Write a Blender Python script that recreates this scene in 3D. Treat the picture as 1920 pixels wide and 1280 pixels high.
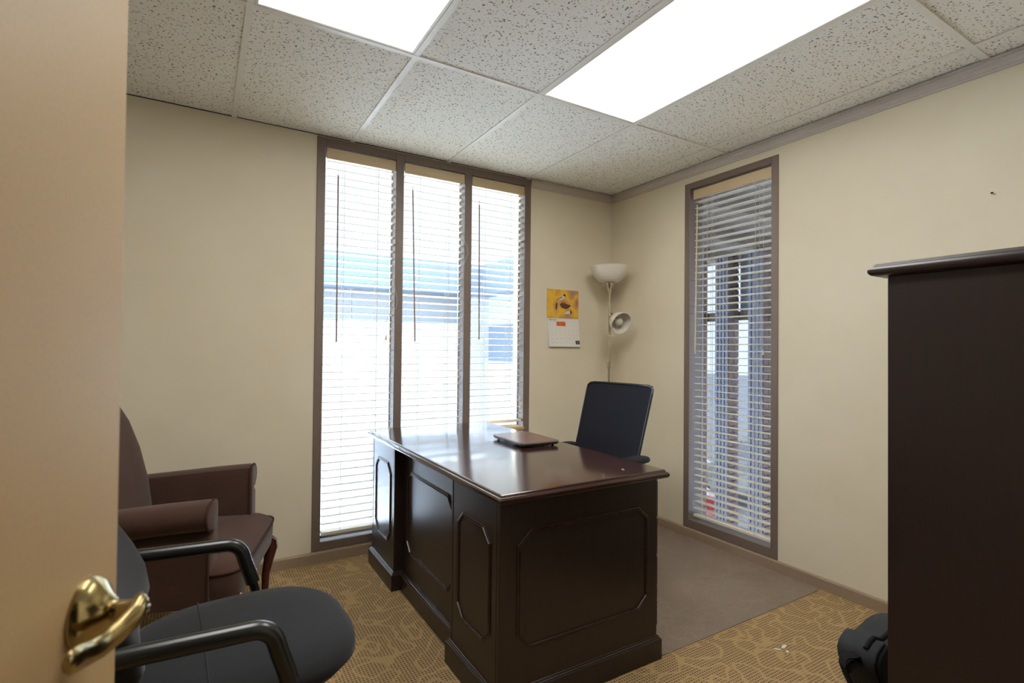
import bpy, bmesh, math, random
from mathutils import Vector, Matrix
random.seed(7)
scene = bpy.context.scene
col = scene.collection
for o in list(bpy.data.objects):
    bpy.data.objects.remove(o)

def srgb(r, g, b):
    f = lambda c: (c / 255 / 12.92) if c <= 10.3 else ((c / 255 + .055) / 1.055) ** 2.4
    return (f(r), f(g), f(b), 1)

# ------------------------------------------------------------------ camera, world, exposure
H, YB, XR = 2.409, 3.067, 2.741            # ceiling height, back wall, right wall
cam = bpy.data.cameras.new('camera')
cam.sensor_width = 36
cam.lens = 971.0 / 1920 * 36
cam.clip_start = .02
cam.dof.use_dof = True
cam.dof.focus_distance = 2.35
cam.dof.aperture_fstop = 5.0
camo = bpy.data.objects.new('camera', cam)
col.objects.link(camo)
cr = Vector((0.85757442, -0.51426027, 0.01012352))
cu = Vector((-0.01592832, -0.00687925, 0.99984947))
cf = Vector((0.51411322, 0.85760658, 0.01409077))
m = Matrix(((cr.x, cu.x, -cf.x, 0), (cr.y, cu.y, -cf.y, 0), (cr.z, cu.z, -cf.z, 1.2108), (0, 0, 0, 1)))
camo.matrix_world = m
scene.camera = camo

world = bpy.data.worlds.new('overcast_sky')
scene.world = world
world.use_nodes = True
bg = world.node_tree.nodes['Background']
bg.inputs[0].default_value = (.78, .90, 1.04, 1)
bg.inputs[1].default_value = 27.0
scene.view_settings.view_transform = 'Standard'
scene.view_settings.look = 'None'
scene.view_settings.gamma = 1
scene.view_settings.use_curve_mapping = False
scene.view_settings.exposure = 0.13
scene.cycles.sample_clamp_direct = 1.15      # blown highlights clip per sample, as on a sensor
scene.cycles.sample_clamp_indirect = 20
LAMP = 11.5                                 # strength of the two ceiling troffers

# ------------------------------------------------------------------ materials
MATS = {}
def node_mat(name, build):
    if name in MATS:
        return MATS[name]
    mt = bpy.data.materials.new(name)
    mt.use_nodes = True
    nt = mt.node_tree
    bsdf = nt.nodes['Principled BSDF']
    build(nt, bsdf)
    MATS[name] = mt
    return mt

def N(nt, kind, **kw):
    n = nt.nodes.new(kind)
    for k, v in kw.items():
        if k in n.inputs.keys():
            n.inputs[k].default_value = v
        else:
            setattr(n, k, v)
    return n

def coords(nt, scale=(1, 1, 1), kind='Object', rot=(0, 0, 0)):
    tc = N(nt, 'ShaderNodeTexCoord')
    mp = N(nt, 'ShaderNodeMapping')
    mp.inputs['Scale'].default_value = scale
    mp.inputs['Rotation'].default_value = rot
    nt.links.new(tc.outputs[kind], mp.inputs['Vector'])
    return mp.outputs['Vector']

def ramp(nt, fac, stops):
    r = N(nt, 'ShaderNodeValToRGB')
    els = r.color_ramp.elements
    while len(els) < len(stops):
        els.new(.5)
    for e, (p, c) in zip(els, stops):
        e.position = p
        e.color = c
    nt.links.new(fac, r.inputs['Fac'])
    return r.outputs['Color']

def bump(nt, bsdf, h, strength, dist=.002):
    b = N(nt, 'ShaderNodeBump')
    b.inputs['Strength'].default_value = strength
    b.inputs['Distance'].default_value = dist
    nt.links.new(h, b.inputs['Height'])
    nt.links.new(b.outputs['Normal'], bsdf.inputs['Normal'])

def plain(name, rgb, rough=.5, metal=0, noise=.06, scale=40, bumps=0, spec=.5, coat=0):
    def b(nt, s):
        v = coords(nt)
        n = N(nt, 'ShaderNodeTexNoise', Scale=scale, Detail=4.0)
        nt.links.new(v, n.inputs['Vector'])
        c = srgb(*rgb)
        lo = tuple(x * (1 - noise) for x in c[:3]) + (1,)
        hi = tuple(min(1, x * (1 + noise)) for x in c[:3]) + (1,)
        nt.links.new(ramp(nt, n.outputs['Fac'], [(.3, lo), (.7, hi)]), s.inputs['Base Color'])
        s.inputs['Roughness'].default_value = rough
        s.inputs['Metallic'].default_value = metal
        s.inputs['Specular IOR Level'].default_value = spec
        s.inputs['Coat Weight'].default_value = coat
        if bumps:
            bump(nt, s, n.outputs['Fac'], bumps)
    return node_mat(name, b)

def wall_build(nt, s):
    v = coords(nt, (1, 1, 1))
    n = N(nt, 'ShaderNodeTexNoise', Scale=3.0, Detail=3.0)
    nt.links.new(v, n.inputs['Vector'])
    nt.links.new(ramp(nt, n.outputs['Fac'], [(.3, srgb(212, 201, 177)), (.7, srgb(217, 207, 184))]), s.inputs['Base Color'])
    v2 = coords(nt, (90, 90, 330))
    n2 = N(nt, 'ShaderNodeTexNoise', Scale=1.0, Detail=5.0, Roughness=.6)
    nt.links.new(v2, n2.inputs['Vector'])
    bump(nt, s, n2.outputs['Fac'], .35, .0015)
    s.inputs['Roughness'].default_value = .62
    s.inputs['Specular IOR Level'].default_value = .3
M_wall = node_mat('vinyl_wallcovering', wall_build)

def carpet_build(nt, s):
    v = coords(nt)
    # golden worm-like figure: the zero line of a smooth noise
    nz = N(nt, 'ShaderNodeTexNoise', Scale=11.0, Detail=0.6)
    nt.links.new(v, nz.inputs['Vector'])
    sub = N(nt, 'ShaderNodeMath', operation='SUBTRACT'); sub.inputs[1].default_value = .5
    ab = N(nt, 'ShaderNodeMath', operation='ABSOLUTE')
    nt.links.new(nz.outputs['Fac'], sub.inputs[0]); nt.links.new(sub.outputs[0], ab.inputs[0])
    worm = ramp(nt, ab.outputs[0], [(.018, (.75, .75, .75, 1)), (.042, (0, 0, 0, 1))])
    # loop grid
    sep = N(nt, 'ShaderNodeSeparateXYZ'); nt.links.new(v, sep.inputs[0])
    wob = N(nt, 'ShaderNodeTexNoise', Scale=60.0, Detail=2.0); nt.links.new(v, wob.inputs['Vector'])
    def wave(sock, freq):
        a = N(nt, 'ShaderNodeMath', operation='MULTIPLY_ADD'); a.inputs[1].default_value = freq
        w = N(nt, 'ShaderNodeMath', operation='MULTIPLY'); w.inputs[1].default_value = 2.2
        nt.links.new(wob.outputs['Fac'], w.inputs[0])
        nt.links.new(sock, a.inputs[0]); nt.links.new(w.outputs[0], a.inputs[2])
        si = N(nt, 'ShaderNodeMath', operation='SINE'); nt.links.new(a.outputs[0], si.inputs[0])
        sc = N(nt, 'ShaderNodeMath', operation='MULTIPLY_ADD'); sc.inputs[1].default_value = .5; sc.inputs[2].default_value = .5
        nt.links.new(si.outputs[0], sc.inputs[0])
        return sc.outputs[0]
    gx, gy = wave(sep.outputs[0], 2 * math.pi / .0125), wave(sep.outputs[1], 2 * math.pi / .0125)
    mul = N(nt, 'ShaderNodeMath', operation='MULTIPLY'); nt.links.new(gx, mul.inputs[0]); nt.links.new(gy, mul.inputs[1])
    cell = ramp(nt, mul.outputs[0], [(.05, srgb(165, 139, 100)), (.5, srgb(103, 83, 62))])
    mix = N(nt, 'ShaderNodeMix', data_type='RGBA')
    nt.links.new(worm, mix.inputs['Factor']); nt.links.new(cell, mix.inputs['A'])
    mix.inputs['B'].default_value = srgb(170, 143, 100)
    nt.links.new(mix.outputs['Result'], s.inputs['Base Color'])
    s.inputs['Roughness'].default_value = .95
    s.inputs['Specular IOR Level'].default_value = .1
    fine = N(nt, 'ShaderNodeTexNoise', Scale=420.0, Detail=2.0); nt.links.new(v, fine.inputs['Vector'])
    h = N(nt, 'ShaderNodeMath', operation='SUBTRACT'); nt.links.new(fine.outputs['Fac'], h.inputs[0]); nt.links.new(mul.outputs[0], h.inputs[1])
    bump(nt, s, h.outputs[0], .6, .003)
M_carpet = node_mat('loop_carpet', carpet_build)

def tile_build(nt, s):
    v = coords(nt, (1, 1, 1), 'Generated')
    g = coords(nt)
    w = N(nt, 'ShaderNodeTexNoise', Scale=70.0, Detail=2.0, Roughness=.6); nt.links.new(g, w.inputs['Vector'])
    mp = N(nt, 'ShaderNodeVectorMath', operation='MULTIPLY_ADD')
    mp.inputs[1].default_value = (.012, .012, .012)
    nt.links.new(w.outputs['Color'], mp.inputs[0]); nt.links.new(g, mp.inputs[2])
    vo = N(nt, 'ShaderNodeTexNoise', Scale=105.0, Detail=1.2, Roughness=.4)
    nt.links.new(mp.outputs[0], vo.inputs['Vector'])
    big = N(nt, 'ShaderNodeTexNoise', Scale=34.0, Detail=1.0); nt.links.new(g, big.inputs['Vector'])
    add = N(nt, 'ShaderNodeMath', operation='MULTIPLY_ADD'); add.inputs[1].default_value = .22
    nt.links.new(big.outputs['Fac'], add.inputs[0]); nt.links.new(vo.outputs['Fac'], add.inputs[2])
    fis = ramp(nt, add.outputs[0], [(.74, (0, 0, 0, 1)), (.775, (1, 1, 1, 1))])
    mix = N(nt, 'ShaderNodeMix', data_type='RGBA')
    nt.links.new(fis, mix.inputs['Factor'])
    mix.inputs['A'].default_value = srgb(240, 239, 236)
    mix.inputs['B'].default_value = srgb(142, 138, 134)
    nt.links.new(mix.outputs['Result'], s.inputs['Base Color'])
    s.inputs['Roughness'].default_value = .92
    s.inputs['Specular IOR Level'].default_value = .1
    inv = N(nt, 'ShaderNodeMath', operation='SUBTRACT'); inv.inputs[0].default_value = 1
    nt.links.new(fis, inv.inputs[1])
    bump(nt, s, inv.outputs[0], .7, .003)
M_tile = node_mat('fissured_ceiling_tile', tile_build)

def wood(name, dark, light, rough, stretch, rot=(0, 0, 0), coat=0.0, bumps=.08, scale=6.0, spec=.5):
    def b(nt, s):
        v = coords(nt, stretch, rot=rot)
        n = N(nt, 'ShaderNodeTexNoise', Scale=scale, Detail=7.0, Roughness=.62, Distortion=.6)
        nt.links.new(v, n.inputs['Vector'])
        nt.links.new(ramp(nt, n.outputs['Fac'], [(.28, srgb(*dark)), (.55, srgb(*light)), (.75, srgb(*dark))]), s.inputs['Base Color'])
        s.inputs['Roughness'].default_value = rough
        s.inputs['Coat Weight'].default_value = coat
        s.inputs['Coat Roughness'].default_value = .12
        s.inputs['Specular IOR Level'].default_value = spec
        bump(nt, s, n.outputs['Fac'], bumps, .001)
    return node_mat(name, b)
M_wood_v = wood('mahogany_upright_grain', (32, 24, 22), (44, 33, 29), .3, (14, 14, 1.1), bumps=.25)
M_wood_top = wood('mahogany_polished_top', (36, 22, 20), (54, 33, 29), .15, (14, 1.2, 14), bumps=.008, coat=.4)
M_wood_edge = wood('mahogany_moulding', (42, 26, 23), (58, 36, 31), .25, (3, 3, 3), bumps=.04)
M_wood_cab = wood('mahogany_cabinet', (28, 18, 17), (38, 24, 23), .36, (10, 10, 1.0), bumps=.1)
M_leg = wood('cherry_leg', (44, 18, 16), (70, 30, 26), .2, (10, 10, 2))
def slat_build(nt, s):
    v = coords(nt, (1, 1, 26))
    n = N(nt, 'ShaderNodeTexNoise', Scale=4.0, Detail=5.0); nt.links.new(v, n.inputs['Vector'])
    nt.links.new(ramp(nt, n.outputs['Fac'], [(.3, srgb(231, 221, 199)), (.7, srgb(237, 228, 208))]), s.inputs['Base Color'])
    s.inputs['Roughness'].default_value = .4
    tl = N(nt, 'ShaderNodeBsdfTranslucent'); tl.inputs[0].default_value = srgb(246, 242, 234)
    mx = N(nt, 'ShaderNodeMixShader'); mx.inputs[0].default_value = .05
    out = nt.nodes['Material Output']
    nt.links.new(s.outputs[0], mx.inputs[1]); nt.links.new(tl.outputs[0], mx.inputs[2]); nt.links.new(mx.outputs[0], out.inputs[0])
M_slat = node_mat('cream_faux_wood', slat_build)
M_valance = wood('cream_wood_valance', (186, 163, 126), (198, 176, 140), .45, (3.0, 3.0, 60), bumps=.05, scale=3)
M_frame = plain('taupe_frame_paint', (112, 97, 86), .45, scale=60, noise=.04, bumps=.06)
M_base = plain('tan_base_paint', (148, 128, 107), .38, scale=50, noise=.05, bumps=.04)
M_crown = plain('grey_white_crown', (188, 178, 171), .45, scale=50, noise=.03)
M_tee = plain('ceiling_tee_enamel', (232, 231, 228), .4, noise=.02)
M_gap = plain('dark_tile_gap', (60, 54, 48), .9)
M_door = plain('tan_door_laminate', (180, 151, 109), .42, scale=260, noise=.05, bumps=.05, spec=.4)
M_brass = plain('antique_brass', (170, 152, 108), .16, metal=1, scale=30, noise=.1)
M_nickel = plain('brushed_nickel', (206, 198, 184), .24, metal=1, noise=.05)
M_white_plastic = plain('frosted_white_plastic', (214, 208, 196), .45, noise=.02)
M_black_plastic = plain('black_moulded_plastic', (29, 30, 29), .26, noise=.1, scale=300, bumps=.03)
M_black_metal = plain('black_painted_steel', (24, 24, 25), .3)
M_matte = plain('matte_black_plastic', (22, 22, 23), .7, spec=.2)
M_cord = plain('cream_cord', (190, 182, 168), .7)
M_wand = plain('walnut_wand', (120, 104, 86), .45)
M_wand_light = plain('cream_wand', (212, 190, 150), .45)
M_paper = plain('white_paper', (226, 222, 214), .75, noise=.02)
M_dark_ink = plain('dark_ink', (52, 46, 50), .8)
M_grey_ink = plain('grey_ink', (120, 112, 108), .8)
M_orange_print = plain('orange_print', (206, 92, 30), .7, noise=.25, scale=60)
M_chalk = plain('white_feather_print', (196, 190, 190), .7)
M_brown_print = plain('brown_print', (92, 58, 44), .7, noise=.3, scale=200)
M_snow = plain('snow', (222, 225, 229), .9, noise=.04, scale=2)
M_house = plain('blue_grey_siding', (140, 144, 149), .8)
M_fascia = plain('blue_grey_fascia', (66, 78, 90), .7)
M_dark_glass = plain('dark_far_window', (64, 68, 72), .5)
M_soffit = plain('brown_soffit', (78, 68, 58), .8)
M_metalpost = plain('pale_corrugated_metal', (84, 88, 98), .5)
M_sash = plain('mill_aluminium', (170, 174, 180), .4)
M_brick = plain('dark_brown_brick', (74, 57, 51), .85, noise=.3, scale=14)
M_mortar = plain('grey_mortar', (74, 69, 66), .9)
M_car_red = plain('red_car_paint', (120, 20, 26), .25, noise=.02, coat=.5)
M_car_grey = plain('grey_green_car_paint', (66, 68, 62), .3, noise=.02, coat=.5)
M_tyre = plain('tyre_rubber', (30, 30, 32), .85)
M_caulk = plain('pale_caulk', (206, 198, 180), .6)
M_green = plain('pale_green_lining', (168, 184, 120), .7)
M_tanwood = wood('light_oak', (168, 140, 96), (190, 162, 116), .5, (3, 3, 12))
M_silver = plain('silver_plastic', (150, 144, 140), .35, metal=.6)
M_lid = wood('walnut_laptop_lid', (70, 47, 42), (104, 72, 62), .3, (5, 1.2, 5), bumps=.03)
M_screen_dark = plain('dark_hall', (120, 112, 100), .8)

def fabric(name, rgb, sc, bstr, noise=.25, sheen=.0):
    def b(nt, s):
        v = coords(nt)
        w = N(nt, 'ShaderNodeTexNoise', Scale=sc, Detail=3.0)
        nt.links.new(v, w.inputs['Vector'])
        big = N(nt, 'ShaderNodeTexNoise', Scale=9.0, Detail=3.0); nt.links.new(v, big.inputs['Vector'])
        ad = N(nt, 'ShaderNodeMath', operation='MULTIPLY_ADD'); ad.inputs[1].default_value = .4
        nt.links.new(big.outputs['Fac'], ad.inputs[0]); nt.links.new(w.outputs['Fac'], ad.inputs[2])
        c = srgb(*rgb)
        lo = tuple(x * (1 - noise) for x in c[:3]) + (1,)
        hi = tuple(min(1, x * (1 + noise)) for x in c[:3]) + (1,)
        nt.links.new(ramp(nt, ad.outputs[0], [(.5, lo), (.9, hi)]), s.inputs['Base Color'])
        s.inputs['Roughness'].default_value = .9
        s.inputs['Specular IOR Level'].default_value = .15
        s.inputs['Sheen Weight'].default_value = sheen
        bump(nt, s, w.outputs['Fac'], bstr, .001)
    return node_mat(name, b)
M_brownfab = fabric('brown_upholstery', (70, 49, 40), 500, .3, sheen=.15)
M_brownpipe = fabric('brown_piping', (62, 42, 36), 500, .3)
M_blackfab = fabric('charcoal_upholstery', (32, 32, 34), 600, .3, sheen=.12)
M_bagfab = fabric('charcoal_nylon', (52, 54, 56), 700, .2)
M_strap = fabric('black_webbing', (28, 28, 29), 900, .3)

def mesh_build(nt, s):
    s.inputs['Base Color'].default_value = srgb(28, 29, 37)
    s.inputs['Roughness'].default_value = .7
    s.inputs['Specular IOR Level'].default_value = .12
    v = coords(nt)
    w = N(nt, 'ShaderNodeTexNoise', Scale=500.0, Detail=1.0); nt.links.new(v, w.inputs['Vector'])
    bump(nt, s, w.outputs['Fac'], .4, .001)
    tr = N(nt, 'ShaderNodeBsdfTransparent')
    mx = N(nt, 'ShaderNodeMixShader'); mx.inputs[0].default_value = .06
    out = nt.nodes['Material Output']
    nt.links.new(s.outputs[0], mx.inputs[1]); nt.links.new(tr.outputs[0], mx.inputs[2]); nt.links.new(mx.outputs[0], out.inputs[0])
M_mesh = node_mat('black_mesh', mesh_build)

def mat_build(nt, s):
    v = coords(nt)
    n = N(nt, 'ShaderNodeTexNoise', Scale=5.0, Detail=5.0); nt.links.new(v, n.inputs['Vector'])
    nt.links.new(ramp(nt, n.outputs['Fac'], [(.3, srgb(150, 136, 124)), (.7, srgb(162, 148, 136))]), s.inputs['Base Color'])
    s.inputs['Roughness'].default_value = .4
    n2 = N(nt, 'ShaderNodeTexNoise', Scale=70.0, Detail=3.0); nt.links.new(v, n2.inputs['Vector'])
    bump(nt, s, n2.outputs['Fac'], .08, .001)
    tr = N(nt, 'ShaderNodeBsdfTransparent'); tr.inputs[0].default_value = (.95, .93, .9, 1)
    mx = N(nt, 'ShaderNodeMixShader'); mx.inputs[0].default_value = .6
    out = nt.nodes['Material Output']
    nt.links.new(s.outputs[0], mx.inputs[1]); nt.links.new(tr.outputs[0], mx.inputs[2]); nt.links.new(mx.outputs[0], out.inputs[0])
M_matvinyl = node_mat('cloudy_vinyl', mat_build)

def glass_build(nt, s, tint=(.93, .95, .96, 1)):
    gl = N(nt, 'ShaderNodeBsdfGlossy'); gl.inputs['Roughness'].default_value = .02
    tr = N(nt, 'ShaderNodeBsdfTransparent'); tr.inputs[0].default_value = tint
    fr = N(nt, 'ShaderNodeFresnel'); fr.inputs[0].default_value = 1.45
    mx = N(nt, 'ShaderNodeMixShader')
    out = nt.nodes['Material Output']
    nt.links.new(fr.outputs[0], mx.inputs[0]); nt.links.new(tr.outputs[0], mx.inputs[1]); nt.links.new(gl.outputs[0], mx.inputs[2])
    nt.links.new(mx.outputs[0], out.inputs[0])
M_glass = node_mat('window_glass', glass_build)
M_glass_dim = node_mat('daylight_dimming_glass', lambda nt, s: glass_build(nt, s, (.45, .46, .48, 1)))  # grey tint added to dim the outdoors and daylight through this pane

def diffuser_build(nt, s):
    s.inputs['Base Color'].default_value = (.85, .85, .82, 1)
    s.inputs['Emission Color'].default_value = (1.0, .98, .94, 1)
    s.inputs['Emission Strength'].default_value = LAMP
M_diffuser = node_mat('lit_acrylic_diffuser', diffuser_build)

def photo_build(nt, s):
    v = coords(nt)
    n = N(nt, 'ShaderNodeTexNoise', Scale=8.0, Detail=1.5); nt.links.new(v, n.inputs['Vector'])
    nt.links.new(ramp(nt, n.outputs['Fac'], [(.3, srgb(140, 122, 130)), (.44, srgb(200, 146, 60)), (.52, srgb(222, 176, 36)), (.62, srgb(196, 150, 86)), (.72, srgb(176, 84, 40))]), s.inputs['Base Color'])
    s.inputs['Roughness'].default_value = .5
M_photo = node_mat('autumn_photo_print', photo_build)

# ------------------------------------------------------------------ mesh helpers
class MB:
    def __init__(self):
        self.v = []; self.f = []
    def add(self, vs, fs):
        b = len(self.v)
        self.v += [tuple(x) for x in vs]
        self.f += [tuple(i + b for i in f) for f in fs]
        return self
    def box(self, x0, x1, y0, y1, z0, z1):
        vs = [(x, y, z) for z in (z0, z1) for y in (y0, y1) for x in (x0, x1)]
        return self.add(vs, [(0, 2, 3, 1), (4, 5, 7, 6), (0, 1, 5, 4), (2, 6, 7, 3), (0, 4, 6, 2), (1, 3, 7, 5)])
    def rings(self, rings, cap0=True, cap1=True, closed=True):
        n = len(rings[0]); fs = []
        vs = [p for r in rings for p in r]
        for i in range(len(rings) - 1):
            for j in range(n if closed else n - 1):
                k = (j + 1) % n
                fs.append((i * n + j, i * n + k, (i + 1) * n + k, (i + 1) * n + j))
        if cap0: fs.append(tuple(range(n - 1, -1, -1)))
        if cap1: fs.append(tuple((len(rings) - 1) * n + j for j in range(n)))
        return self.add(vs, fs)
    def tube(self, pts, r, seg=10, cap=True):
        pts = [Vector(p) for p in pts]
        rs = r if isinstance(r, (list, tuple)) else [r] * len(pts)
        t0 = (pts[1] - pts[0]).normalized()
        ref = Vector((0, 0, 1)) if abs(t0.z) < .9 else Vector((1, 0, 0))
        nrm = (ref - t0 * ref.dot(t0)).normalized()
        rings = []
        for i, p in enumerate(pts):
            a = pts[max(i - 1, 0)]; b = pts[min(i + 1, len(pts) - 1)]
            t = (b - a).normalized()
            nrm = (nrm - t * nrm.dot(t)).normalized()
            bn = t.cross(nrm)
            rings.append([p + (nrm * math.cos(2 * math.pi * k / seg) + bn * math.sin(2 * math.pi * k / seg)) * rs[i] for k in range(seg)])
        return self.rings(rings, cap, cap)
    def lathe(self, prof, origin=(0, 0, 0), axis=(0, 0, 1), seg=32, cap0=False, cap1=False):
        ax = Vector(axis).normalized()
        ref = Vector((1, 0, 0)) if abs(ax.x) < .9 else Vector((0, 1, 0))
        u = (ref - ax * ref.dot(ax)).normalized(); w = ax.cross(u); o = Vector(origin)
        return self.rings([[o + ax * h + (u * math.cos(2 * math.pi * k / seg) + w * math.sin(2 * math.pi * k / seg)) * rr for k in range(seg)] for rr, h in prof], cap0, cap1)
    def build(self, name, mat, parent=None, smooth=False, bevel=0, segs=2, subsurf=0, angle=35):
        me = bpy.data.meshes.new(name)
        me.from_pydata(self.v, [], self.f)
        bm = bmesh.new(); bm.from_mesh(me)
        bmesh.ops.recalc_face_normals(bm, faces=bm.faces)
        bm.to_mesh(me); bm.free()
        me.materials.append(mat)
        o = bpy.data.objects.new(name, me)
        col.objects.link(o)
        if parent: o.parent = parent
        if bevel:
            b = o.modifiers.new('bevel', 'BEVEL'); b.width = bevel; b.segments = segs; b.limit_method = 'ANGLE'; b.angle_limit = math.radians(40)
        if subsurf:
            sdf = o.modifiers.new('subsurf', 'SUBSURF'); sdf.levels = subsurf; sdf.render_levels = subsurf
        if smooth or subsurf:
            for p in me.polygons: p.use_smooth = True
            if not subsurf:
                try: me.set_sharp_from_angle(angle=math.radians(angle))
                except Exception: pass
        return o

def empty(name, loc=(0, 0, 0), rz=0):
    o = bpy.data.objects.new(name, None)
    o.empty_display_size = .1
    o.location = loc; o.rotation_euler = (0, 0, rz)
    col.objects.link(o)
    return o
def tag(o, label, cat, group=None, kind=None):
    o['label'] = label; o['category'] = cat
    if group: o['group'] = group
    if kind: o['kind'] = kind
    return o
def struct(o, label=None, cat=None):
    o['kind'] = 'structure'
    if label: o['label'] = label
    if cat: o['category'] = cat
    return o
def box(name, mat, b, parent=None, bevel=0, segs=2):
    return MB().box(*b).build(name, mat, parent, bevel=bevel, segs=segs)
def inst(o, parent, loc=None, name=None):
    c = o.copy(); col.objects.link(c); c.parent = parent
    if loc is not None: c.location = loc
    return c
def arc(c, r, a0, a1, n, plane='xz', fixed=0):
    out = []
    for i in range(n + 1):
        a = math.radians(a0 + (a1 - a0) * i / n)
        p, q = c[0] + r * math.cos(a), c[1] + r * math.sin(a)
        out.append({'xz': (p, fixed, q), 'yz': (fixed, p, q), 'xy': (p, q, fixed)}[plane])
    return out
def superell(a, b, n, k=40, cx=0, cy=0):
    out = []
    for i in range(k):
        t = 2 * math.pi * i / k
        c, s_ = math.cos(t), math.sin(t)
        out.append((cx + a * math.copysign(abs(c) ** (2 / n), c), cy + b * math.copysign(abs(s_) ** (2 / n), s_)))
    return out

# ------------------------------------------------------------------ room shell
XL, YF = -1.35, -.15                         # wall behind the door, wall with the doorway
T = .22
floor = MB().box(XL - .1, XR + .25, -1.6, YB + .25, -.06, 0).build('floor', M_carpet)
struct(floor, 'tan and brown loop carpet with golden squiggles', 'floor')

# back wall with the triple window opening
WX0, WX1, WZ0, WZ1 = .543, 1.981, .066, 2.404
b = MB()
b.box(XL - .1, WX0, YB, YB + T, 0, H).box(WX1, XR + .001, YB, YB + T, 0, H)
b.box(WX0, WX1, YB, YB + T, 0, WZ0).box(WX0, WX1, YB, YB + T, WZ1, H)
struct(b.build('wall_back', M_wall), 'beige vinyl wall with the triple window', 'wall')
RY0, RY1, RZ0, RZ1 = 1.702, 2.352, .06, 2.309
b = MB()
TR = .134
b.box(XR, XR + TR, YF - .12, RY0, 0, H).box(XR, XR + TR, RY1, YB + T, 0, H)
b.box(XR, XR + TR, RY0, RY1, 0, RZ0).box(XR, XR + TR, RY0, RY1, RZ1, H)
struct(b.build('wall_right', M_wall), 'beige vinyl wall with the single narrow window', 'wall')
struct(box('wall_left', M_wall, (XL - .1, XL, -1.6, YB, 0, H)), 'beige wall behind the open door', 'wall')
b = MB()
b.box(XL, -.37, YF - .12, YF, 0, H).box(.56, XR, YF - .12, YF, 0, H).box(-.37, .56, YF - .12, YF, 2.08, H)
struct(b.build('wall_front', M_wall), 'beige wall with the doorway', 'wall')
b = MB().box(XL, XR + .25, -1.7, -1.6, 0, H).box(XR + .12, XR + .25, -1.6, YF - .12, 0, H)
struct(b.build('wall_hall', M_screen_dark), 'plain hall wall outside the doorway', 'wall')

# ceiling: deck above, T-bar grid and lay-in tiles below
ceil = box('ceiling', M_gap, (XL - .1, XR + .25, -1.7, YB + T, H + .016, H + .12))
struct(ceil, 'suspended ceiling of fissured tiles in a white grid', 'ceiling')
TX0, TY1 = .1281, 2.0255
txs = [TX0 + .6096 * i for i in range(-3, 5)]
xs = [XL] + txs + [XR]
tys = [TY1 - 1.2192 * i for i in range(0, 3)]
ys = [YB] + tys + [-1.6]
TW = .012
def troffer_at(i, j):
    return j == 1 and (abs(xs[i] - TX0) < .01 or abs(xs[i] - (TX0 + 1.2192)) < .01)
for j in range(len(ys) - 1):
    for i in range(len(xs) - 1):
        if troffer_at(i, j): continue
        x0, x1, y0, y1 = xs[i], xs[i + 1], ys[j + 1], ys[j]
        if x1 - x0 < .03 or y1 - y0 < .03: continue
        dz = random.uniform(0, .0012)
        g = .0025
        o = MB().box(x0 + g, x1 - g, y0 + g, y1 - g, H + .003 + dz, H + .013).build('ceiling_tile', M_tile, ceil, bevel=.003, segs=1)
for k, x in enumerate(txs):
    o = MB().box(x - TW, x + TW, -1.6, YB, H - .0015, H + .0025).build('ceiling_tee', M_tee, ceil)
for y in tys:
    o = MB().box(XL, XR, y - TW, y + TW, H - .002, H + .0025).build('ceiling_tee', M_tee, ceil)

# crown moulding and baseboards
def mould(name, prof, p0, p1, inward, mat, label):
    # prof: (out, z) outline; runs from p0 to p1, out along inward
    p0, p1, n = Vector(p0), Vector(p1), Vector(inward)
    r = [[p + n * a + Vector((0, 0, z)) for a, z in prof] for p in (p0, p1)]
    o = MB().rings(r).build(name, mat)
    return struct(o, label, 'trim')
crown = [(.0, H - .058), (.007, H - .058), (.009, H - .05), (.007, H - .046), (.012, H - .03), (.02, H - .02), (.022, H - .016), (.018, H - .013), (.024, H - .006), (.024, H - .0025), (0, H - .0025)]
mould('trim_1', crown, (XR, YF, 0), (XR, YB, 0), (-1, 0, 0), M_crown, 'grey white crown moulding along the narrow window wall')
mould('trim_2', crown, (WX1, YB, 0), (XR - .0, YB, 0), (0, -1, 0), M_crown, 'short crown moulding beside the triple window')
bb = [(0, 0), (.012, 0), (.012, .052), (.009, .058), (.003, .061), (0, .061)]
mould('baseboard_right', bb, (XR, YF, 0), (XR, YB, 0), (-1, 0, 0), M_base, 'tan painted baseboard under the narrow window')
mould('baseboard_back', bb, (XL, YB, 0), (XR - .012, YB, 0), (0, -1, 0), M_base, 'tan painted baseboard under the triple window')
mould('baseboard_left', bb, (XL, YF, 0), (XL, YB - .012, 0), (1, 0, 0), M_base, 'tan painted baseboard behind the open door')
struct(box('trim_3', M_caulk, (XR - .004, XR, YB - .004, YB, .061, H - .058)), 'thin pale caulk line in the wall corner', 'trim')

# ------------------------------------------------------------------ windows
win1 = empty('window_1', (WX0, YB, WZ0)); struct(win1, 'triple full-height window in a taupe frame', 'window')
win2 = empty('window_2', (XR, RY0, RZ0)); struct(win2, 'single narrow full-height window in a taupe frame', 'window')
FP = -.006
def bar(parent, name, b, off, mat=M_frame, bevel=.002):
    x0, x1, y0, y1, z0, z1 = b
    return box(name, mat, (x0 - off[0], x1 - off[0], y0 - off[1], y1 - off[1], z0 - off[2], z1 - off[2]), parent, bevel=bevel, segs=1)
o1 = (WX0, YB, WZ0)
OZ0, OZ1 = .112, 2.355
opens = [(.589, 1.002), (1.051, 1.466), (1.517, 1.931)]
yA, yB_ = YB + FP, YB + .082
bar(win1, 'frame_stile', (WX0, .589, yA, yB_, WZ0, WZ1), o1)
bar(win1, 'mullion', (1.002, 1.051, yA, yB_, WZ0, WZ1), o1)
bar(win1, 'mullion', (1.466, 1.517, yA, yB_, WZ0, WZ1), o1)
bar(win1, 'frame_stile', (1.931, WX1, yA, yB_, WZ0, WZ1), o1)
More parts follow.
